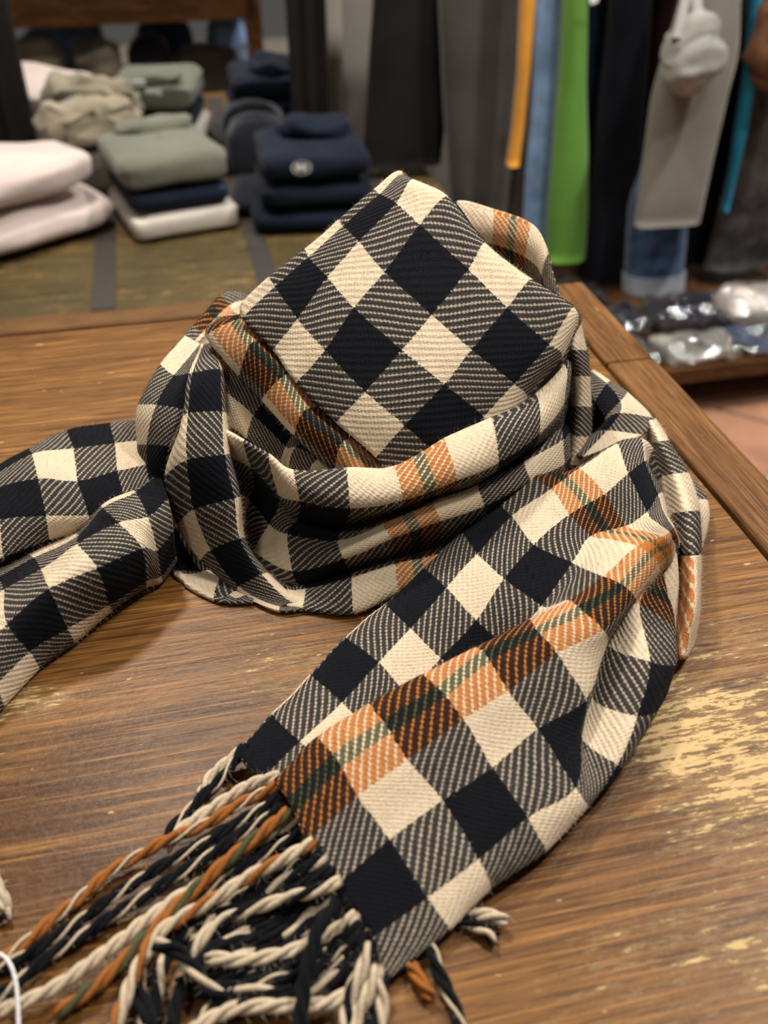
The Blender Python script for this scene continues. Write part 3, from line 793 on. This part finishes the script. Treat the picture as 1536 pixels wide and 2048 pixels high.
M['leather'] = cloth('grey coated cotton', (.055, .050, .048), .5, 16, .8, 0, .35)
M['bag'] = cloth('brown leather', (.10, .045, .022), .25, 9, .4, 0, .45)
M['cuff'] = cloth('pale denim cuff', (.33, .37, .42), .15, 16, .5)
M['plinth'] = wood('plinth wood', (.06, .026, .011), (.12, .055, .022), (.2, .1, .04), -.05)
def plastic():
    n = N('clear plastic film', .12, .6)
    g = n.coords()
    h = n.math('ADD', n.noise(g, 16, 3, .6), n.math('MULTIPLY', n.noise(g, 55, 3, .6), .35))
    n.bump(h, .9, .02)
    tr_ = n.node('ShaderNodeBsdfTransparent'); mx = n.node('ShaderNodeMixShader')
    fr_ = n.node('ShaderNodeLayerWeight'); fr_.inputs[0].default_value = .35
    gl = n.node('ShaderNodeBsdfGlossy'); gl.inputs['Roughness'].default_value = .05; gl.inputs['Color'].default_value = (.95, .96, 1, 1)
    bn = [x for x in n.t.nodes if x.type == 'BUMP'][0]; n.t.links.new(bn.outputs[0], gl.inputs['Normal'])
    n.set(mx.inputs[0], n.math('ADD', n.math('MULTIPLY', fr_.outputs['Facing'], .55), .20, clamp=True))
    n.t.links.new(tr_.outputs[0], mx.inputs[1]); n.t.links.new(gl.outputs[0], mx.inputs[2])
    n.t.links.new(mx.outputs[0], n.t.nodes['Material Output'].inputs['Surface'])
    return n.m
M['plastic'] = plastic()

# two pink sweaters lying askew
p1, p2 = onbench(8, 539), onbench(270, 455)
dv_ = Vector((p2[0]-p1[0], p2[1]-p1[1])).normalized(); nv_ = Vector((-dv_.y, dv_.x))
yw = math.atan2(dv_.y, dv_.x)
for q, (z0, h, sh, lab) in enumerate(((BZ+.004, .088, 0.0, 'pale pink folded sweater lying underneath its twin on the bench'),
                                      (BZ+.101, .088, -.035, 'pale pink folded sweater lying on top of its twin on the bench'))):
    c = Vector((p2[0], p2[1])) - dv_*(.255-sh) + nv_*.125
    t = obj('folded_sweater', *slab(c.x, c.y, z0, .48, .25, h, yw, .42, .75, .010, 60, 22, q+1), M['pink'], None, True)
    put(t, lab, 'sweater', 'pale pink sweaters')
# beige shirts behind the pink sweaters
c = onbench(150, 455)
t = obj('folded_shirt', *slab(-.185, 2.368, BZ+.004, .24, .10, .11, math.radians(10), .3, .5, .012, 44, 18, 5), M['taupe'], None, True)
put(t, 'taupe folded shirt under the beige shirt behind the pink sweaters', 'shirt')
t = obj('folded_shirt', *slab(-.175, 2.362, BZ+.118, .235, .11, .10, math.radians(16), .4, .7, .020, 64, 24, 8, 15), M['beige'], None, True)
put(t, 'rumpled beige shirt with turned collar behind the pink sweaters', 'shirt')
# sage / navy / white polo stack
q1, q2 = onbench(279, 490), onbench(475, 457)
dv_ = Vector((q2[0]-q1[0], q2[1]-q1[1])); wid = dv_.length; dv_.normalize(); nv_ = Vector((-dv_.y, dv_.x)); yw = math.atan2(dv_.y, dv_.x)
cen = Vector((q1[0]+q2[0], q1[1]+q2[1]))/2 + nv_*.118
def marks(parent, z, items):
    for (x0, x1, z0, z1, mt) in items:
        # thin stitched patch on the front face
        P = []
        for dx, dz in ((x0, z0), (x1, z0), (x1, z1), (x0, z1)):
            for off_ in (-.0035, .004):
                q = Vector((q1[0], q1[1])) + dv_*(dx*wid) - nv_*(off_+.003)
                P.append(LW(q.x, q.y, z+dz))
        obj('chest_mark', P, [(0, 2, 4, 6), (1, 3, 5, 7), (0, 1, 3, 2), (2, 3, 5, 4), (4, 5, 7, 6), (6, 7, 1, 0)], mt, parent)
t = empty('folded_shirt', LW(cen.x, cen.y, BZ+.004), 'off-white folded shirt at the bottom of the three-shirt stack', 'shirt', 'folded shirts in the sage, navy and white stack')
obj('body', *slab(cen.x, cen.y, BZ+.004, wid+.016, .26, .058, yw, .16, .38, .004, 64, 18, 2, 16), M['offwhite'], t, True)
marks(t, BZ, [(.80, .86, .012, .036, M['blue_mark'])])
t = empty('folded_shirt', LW(cen.x, cen.y, BZ+.063), 'dark navy folded shirt between the sage and the white one', 'shirt', 'folded shirts in the sage, navy and white stack')
obj('body', *slab(cen.x-.004, cen.y, BZ+.063, wid-.002, .26, .042, yw, .18, .42, .004, 64, 16, 3, 14), M['ink'], t, True)
marks(t, BZ+.063, [(.86, .92, .014, .036, M['blue_mark'])])
t = empty('folded_shirt', LW(cen.x, cen.y, BZ+.106), 'sage green folded polo shirt topping the navy and white shirts', 'shirt', 'folded shirts in the sage, navy and white stack')
obj('body', *slab(cen.x-.008, cen.y, BZ+.106, wid+.012, .26, .074, yw, .22, .5, .007, 64, 22, 4, 11), M['sage'], t, True)
bc = cen + nv_*.085
obj('collar', *slab(bc.x, bc.y, BZ+.172, .17, .07, .030, yw, .5, .8, .008, 44, 16, 6, 14), M['sage'], t, True)
marks(t, BZ+.106, [(.76, .81, .036, .048, M['blue_mark']), (.83, .90, .030, .046, M['orange_mark'])])
for k_, (dx, dz) in enumerate(((-.02, .0), (.02, -.022))):
    bq = bc + nv_*.042 + dv_*dx
    P = [LW(bq.x+s1*.02*dv_.x+s2*.004*nv_.x, bq.y+s1*.02*dv_.y+s2*.004*nv_.y, BZ+.184+dz+s3*.007) for s1 in (-1, 1) for s2 in (-1, 1) for s3 in (-1, 1)]
    obj('size_label', P, [(0, 1, 3, 2), (4, 6, 7, 5), (0, 4, 5, 1), (2, 3, 7, 6), (0, 2, 6, 4), (1, 5, 7, 3)], M['tag'], t)
# navy polo stack to the right
n1 = onbench(600, 474); yw2 = math.radians(-6)
NC = Vector((n1[0]+.05, n1[1]+.125))
labs = ['navy folded polo at the bottom of the navy pile', 'navy folded polo in the middle of the navy pile', 'navy folded polo with round pale emblem on top of the navy pile']
for k_ in range(3):
    z0 = BZ+.004+k_*.055
    t = empty('folded_polo', LW(NC.x, NC.y, z0), labs[k_], 'polo shirt', 'navy polo shirts by the mirror')
    obj('body', *slab(NC.x-(k_ == 0)*.01, NC.y, z0, .255-.012*k_, .25, .049+.012*(k_ == 2), yw2+.05*k_, .22, .5, .006, 60, 18, 11+k_, 12), M['ink'], t, True)
    if k_ == 2:
        obj('collar', *slab(NC.x+.02, NC.y+.04, z0+.05, .16, .13, .045, yw2, .6, .85, .012, 44, 16, 14, 12), M['ink'], t, True)
        ec = PZ(603, 337, z0+.066)
        ring = []; rf = []
        for i in range(28):
            a_ = 2*math.pi*i/28
            for (rr, dz) in ((.020, 0), (.0165, .002), (.0165, 0.0), (.020, .002)):
                ring.append(ec + Vector((math.cos(a_)*rr, math.sin(a_)*rr*.9, dz + math.sin(a_)*.008)))
        for i in range(28):
            j = (i+1) % 28
            for (s, e_) in ((0, 3), (3, 1), (1, 2), (2, 0)): rf.append((i*4+s, j*4+s, j*4+e_, i*4+e_))
        obj('emblem', ring, rf, M['stone'], t)
        for dx in (-.006, .005):
            P = [ec + Vector((dx+s1*.0035, s2*.007, .001+s3*.0015+s2*.004)) for s1 in (-1, 1) for s2 in (-1, 1) for s3 in (-1, 1)]
            obj('emblem', P, [(0, 1, 3, 2), (4, 6, 7, 5), (0, 4, 5, 1), (2, 3, 7, 6), (0, 2, 6, 4), (1, 5, 7, 3)], M['pale'], t)
c = onbench(500, 440)
t = obj('folded_shirt', *slab(c[0]+.01, c[1]+.10, BZ+.004, .085, .20, .05, yw2, .5, .7, .006, 40, 14, 20), M['midnight'], None, True)
put(t, 'black folded garment squeezed between the white shirt and the navy pile', 'shirt')
t = obj('folded_shirt', *slab(.215, 2.385, BZ+.004, .16, .10, .15, 0, .5, .7, .014, 40, 16, 23), M['midnight'], None, True)
put(t, 'dark crumpled garment against the mirror behind the navy pile', 'shirt')

# clothes on the shelf under the table (seen in the mirror)
def under(px0, px1, py0, b, d, mat, label, cat, seed, amp=.012, z0=.19, yaw=0.0):
    vb = 2*BM-b
    A0, A1 = AB(PB(px0, py0, vb)), AB(PB(px1, py0, vb))
    z1 = max(A0[2], z0+.05)
    o = obj('folded_clothes', *slab((A0[0]+A1[0])/2, b, z0+.001, A1[0]-A0[0], d, z1-z0-.001, yaw, .45, .6, amp, 44, 18, seed, 8), mat, None, True)
    return put(o, label, cat)
under(10, 120, 75, .72, .2, M['taupe'], 'grey brown clothes heap below the table at far left in the mirror', 'clothes', 31, .02)
under(140, 240, 85, .76, .14, M['taupe'], 'taupe crumpled trousers on the shelf below the table in the mirror', 'clothes', 32, .025)
under(30, 190, 52, .46, .2, M['sky'], 'light blue folded jeans on the shelf below the table', 'jeans', 33)
under(250, 336, 70, .70, .2, M['midnight'], 'black folded trousers on the shelf below the table', 'trousers', 34)
under(265, 380, 38, .42, .2, M['denim'], 'dark blue folded jeans under the table behind the black trousers', 'jeans', 35)
under(410, 490, 36, .45, .2, M['sky'], 'faded blue folded jeans under the table beside its corner leg', 'jeans', 36)
o = under(342, 480, 92, .70, .12, M['dkgrey'], 'grey garment in clear plastic on the shelf below the table', 'clothes', 37, .012)
for a_, b_, s_, mt, lb in ((-.12, .12, 41, 'beige', 'cream folded shirt on the shelf deep under the table'), (-.62, .3, 42, 'denim', 'navy folded jeans at the far left of the table shelf')):
    o = obj('folded_clothes', *slab(a_-.22, b_, .191, .22, .2, .30, 0, .45, .6, .012, 40, 18, s_, 8), M[mt], None, True); put(o, lb, 'clothes')

# ------------------------------------------------------------------ clothes rail on the right
def hang(px_levels, b, depth, seed=0, top=1.22, rip=.10, K=28):
    lv = []
    for py, l, r in px_levels:
        L, R_ = AB(PB(l, py, b)), AB(PB(r, py, b))
        lv.append(((L[2]+R_[2])/2, L[0], R_[0]))
    lv.sort(reverse=True)
    if lv[0][0] < top:
        z, l, r = lv[0]; c = (l+r)/2; w = (r-l)/2
        lv.insert(0, (top, c-w*.95, c+w*.95))
    z_ = [x[0] for x in lv]; zs = np.linspace(z_[0], z_[-1], 34)
    Ls = np.interp(-zs, [-x for x in z_], [x[1] for x in lv]); Rs = np.interp(-zs, [-x for x in z_], [x[2] for x in lv])
    vs, fs = [], []
    for j, z in enumerate(zs):
        c = (Ls[j]+Rs[j])/2; w = (Rs[j]-Ls[j])/2
        for i in range(K):
            t = 2*math.pi*i/K
            x = math.copysign(abs(math.cos(t))**.75, math.cos(t)); y = math.copysign(abs(math.sin(t))**.75, math.sin(t))
            f = 1 + rip*mnoise.noise(Vector((math.cos(t)*2.2+seed*5, math.sin(t)*2.2, z*2.2))) + rip*.6*math.sin(3*t+seed)*min(1, (1.2-z))
            dx = mnoise.noise(Vector((seed*3, 1, z*5)))*.004
            vs.append(LW(c + w*x + dx, b + depth*y*f, z))
    n = len(zs)
    for j in range(n-1):
        for i in range(K): fs.append((j*K+i, j*K+(i+1) % K, (j+1)*K+(i+1) % K, (j+1)*K+i))
    fs.append(tuple(range(K))); fs.append(tuple((n-1)*K+i for i in reversed(range(K))))
    return vs, fs
rail_g = 'garments hanging from the wall rail'
G_ = [
 ('hanging_trousers', 'black trousers hanging beside the cream door trim', 'trousers', 'coal', [(0,745,892),(150,738,890),(230,730,892),(330,722,880)], 2.34, .032),
 ('hanging_trousers', 'wide dark grey trousers hanging right of the black pair', 'trousers', 'dkgrey', [(0,878,1042),(150,884,1038),(300,894,1026),(430,905,1010),(500,910,1000)], 2.28, .034),
 ('hanging_trousers', 'mustard orange garment edge showing beside the dark grey trousers', 'trousers', 'orange', [(0,1040,1068),(150,1037,1058),(250,1026,1046),(330,1014,1036)], 2.185, .02),
 ('hanging_trousers', 'brown grey trousers between the mustard garment and light jeans', 'trousers', 'brownish', [(0,1060,1090),(200,1045,1078),(350,1018,1066),(470,1000,1056)], 2.44, .03),
 ('hanging_trousers', 'light blue jeans hanging next to the green trousers', 'jeans', 'sky', [(0,1074,1130),(150,1070,1122),(300,1058,1112),(420,1048,1102),(500,1044,1098)], 2.255, .03),
 ('hanging_trousers', 'bright grass green trousers on the rail', 'trousers', 'grass', [(0,1126,1171),(150,1120,1170),(300,1106,1172),(420,1096,1173),(517,1092,1166)], 2.185, .034),
 ('hanging_trousers', 'dark indigo jeans right of the green trousers', 'jeans', 'indigo', [(0,1168,1236),(200,1166,1216),(380,1164,1200),(530,1158,1190)], 2.37, .034),
 ('hanging_trousers', 'midnight blue wide trousers beside the dark indigo jeans', 'trousers', 'midnight', [(0,1222,1302),(200,1200,1288),(420,1178,1272),(560,1172,1262)], 2.28, .034),
 ('hanging_trousers', 'maroon trousers between midnight and stone grey trousers', 'trousers', 'maroon', [(0,1290,1362),(200,1274,1330),(350,1262,1300),(450,1256,1290)], 2.33, .015),
 ('hanging_trousers', 'stone grey trousers with pale seam above the cuffed jeans', 'trousers', 'stone', [(0,1362,1476),(90,1334,1474),(190,1306,1452),(330,1286,1420),(446,1270,1396)], 2.10, .032),
 ('hanging_trousers', 'mid blue jeans with pale rolled cuff below the stone trousers', 'jeans', 'denim', [(0,1380,1440),(300,1300,1390),(400,1262,1372),(470,1256,1370),(546,1252,1362)], 2.19, .045),
 ('hanging_trousers', 'black trousers behind the stone grey pair', 'trousers', 'coal', [(0,1462,1516),(200,1424,1480),(420,1380,1446),(520,1360,1440)], 2.28, .034),
 ('hanging_trousers', 'cyan blue garment strip among the dark trousers at right', 'trousers', 'cyan', [(0,1502,1522),(150,1488,1510),(260,1470,1494),(340,1460,1474),(420,1446,1453)], 2.13, .015),
 ('hanging_trousers', 'shiny dark grey coated trousers at the right end', 'trousers', 'leather', [(0,1530,1610),(180,1496,1600),(350,1452,1580),(530,1408,1550)], 2.20, .034),
 ('hanging_trousers', 'charcoal trousers hanging outermost at the right of the rail', 'trousers', 'dkgrey', [(0,1620,1740),(300,1585,1700),(530,1560,1660)], 2.22, .034)]
for i, (nm, lab, cat, mt, lv, b, d) in enumerate(G_):
    vs, fs = hang(lv, b, d, i+1, rip=.16 if mt != 'leather' else .3)
    if mt == 'denim':
        t = empty(nm, LW(1.2, b, .14), lab, cat, rail_g)
        obj('leg', vs, fs, M[mt], t, True)
        v2, f2 = hang([(542,1249,1366),(577,1248,1362)], b, d+.004, 55, top=-9, rip=.05)
        obj('rolled_cuff', v2, f2, M['cuff'], t, True)
    elif mt == 'stone':
        t = empty(nm, LW(1.2, b, .2), lab, cat, rail_g)
        obj('leg', vs, fs, M[mt], t, True)
        pts = [PB(1476, -60, b-.02), PB(1474, 90, b-.02), PB(1452, 190, b-.02), PB(1420, 330, b-.02), PB(1396, 440, b-.02)]
        o = tube('side_seam', pts, .0045, M['pale'], t); o['label'] = 'pale seam along the edge'
        o = obj('tied_sleeve', *slab(*AB(PB(1372, 190, 2.02))[:2], AB(PB(1372, 190, 2.02))[2], .125, .10, .165, .2, .8, .9, .013, 48, 26, 61, 11, .25), M['pale'], t, True)
        o['label'] = 'pale grey bunched fabric'
        o = tube('drawstring', [PB(1400, 70, 2.0), PB(1392, 0, 2.05), PB(1398, -80, 2.1)], .014, M['pale'], t)
        o = tube('drawstring', [PB(1352, 80, 2.0), PB(1370, 0, 2.05), PB(1380, -80, 2.1)], .012, M['pale'], t)
    else:
        t = obj(nm, vs, fs, M[mt], None, True); put(t, lab, cat, rail_g)
ac = AB(PB(1545, 180, 2.06))
t = empty('leather_bag', LW(*ac), 'brown leather bag at the upper right edge among the dark trousers', 'bag', rail_g)
obj('body', *slab(ac[0], ac[1], ac[2], .16, .10, .20, .1, .7, .7, .02, 48, 20, 71, 8), M['bag'], t, True)
for s_ in (-1, 1): tube('strap', [LW(ac[0]+s_*.05, ac[1], ac[2]+.17), LW(ac[0]+s_*.04, ac[1]+.10, 1.10), LW(ac[0]+s_*.02, 2.262, 1.252)], .007, M['bag'], t)
t = obj('paper_tag', [PB(1176, -12, 2.1), PB(1200, -12, 2.1), PB(1196, 4, 2.1), PB(1182, 10, 2.1), PB(1176, -12, 2.103), PB(1200, -12, 2.103), PB(1196, 4, 2.103), PB(1182, 10, 2.103)],
        [(0, 1, 2, 3), (7, 6, 5, 4), (0, 4, 5, 1), (1, 5, 6, 2), (2, 6, 7, 3), (3, 7, 4, 0)], M['tag'])
put(t, 'white paper tag hanging at the top of the green trousers', 'tag')
M['steel'] = simple('dark steel', (.05, .05, .05), .4, .5, .8)
rail = empty('clothes_rail', LW(1.2, 2.28, 1.2), 'dark steel clothes rail fixed to the wall above the trousers', 'rail')
def bar(a0, b0, z0, a1, b1, z1, r): return [LW(a0, b0, z0), LW((a0+a1)/2, (b0+b1)/2, (z0+z1)/2), LW(a1, b1, z1)], r
p_, r__ = bar(.45, 2.28, 1.235, 2.5, 2.28, 1.235, .014); tube('bar', p_, r__, M['steel'], rail, 12)
for a_ in (.5, 1.4, 2.3):
    p_, r__ = bar(a_, 2.28, 1.235, a_, 2.719, 1.235, .010); tube('bracket', p_, r__, M['steel'], rail, 10)
# ------------------------------------------------------------------ low plinth with plastic-wrapped garments
PZ0 = .14
pl = empty('low_plinth', LW(1.6, 2.1, 0), 'low dark wooden plinth below the hanging trousers', 'plinth')
obj('top_board', *box(.70, 2.6, 1.762, 2.66, .10, PZ0, .004), M['plinth'], pl)
obj('base', *box(.76, 2.55, 1.90, 2.62, 0.004, .099, .003), M['plinth'], pl)
def wrapped(a, b, w, d, h, yaw, mat, seed, label, z0=PZ0):
    t = empty('wrapped_garment', LW(a, b, z0), label, 'garment', 'packed garments on the plinth')
    obj('garment', *slab(a, b, z0+.002, w, d, h, yaw, .25, .5, .016, 60, 18, seed, 15), M[mat], t, True)
    obj('plastic_wrap', *slab(a, b, z0+.001, w+.018, d+.016, h+.012, yaw, .35, .8, .011, 130, 40, seed+.5, 20), M['plastic'], t, True)
wrapped(.985, 1.838, .17, .12, .022, .03, 'dkgrey', 82, 'grey plastic packet at the left front of the plinth')
wrapped(1.18, 1.834, .17, .12, .024, -.04, 'pale', 84, 'pale grey plastic packet at the middle of the plinth front edge')
wrapped(1.375, 1.838, .17, .12, .020, .03, 'denim', 87, 'navy garment in crinkled plastic at the right front of the plinth')
wrapped(1.57, 1.836, .17, .12, .025, -.02, 'dkgrey', 88, 'dark grey packet at the far right front of the plinth')
wrapped(1.02, 1.985, .17, .13, .045, .05, 'midnight', 83, 'black wrapped garment on the plinth in front of the cuffed jeans')
wrapped(1.225, 1.99, .18, .13, .050, -.05, 'midnight', 89, 'black glossy packet left of the white wrapped garment')
wrapped(1.43, 1.985, .19, .14, .065, -.06, 'offwhite', 81, 'white plastic-wrapped garment at the right of the plinth')
wrapped(1.645, 1.985, .19, .14, .060, .05, 'pale', 85, 'pale wrapped garment at the far right of the plinth')
wrapped(.97, 2.15, .17, .13, .045, .0, 'midnight', 86, 'black wrapped garment on the plinth behind the table corner')
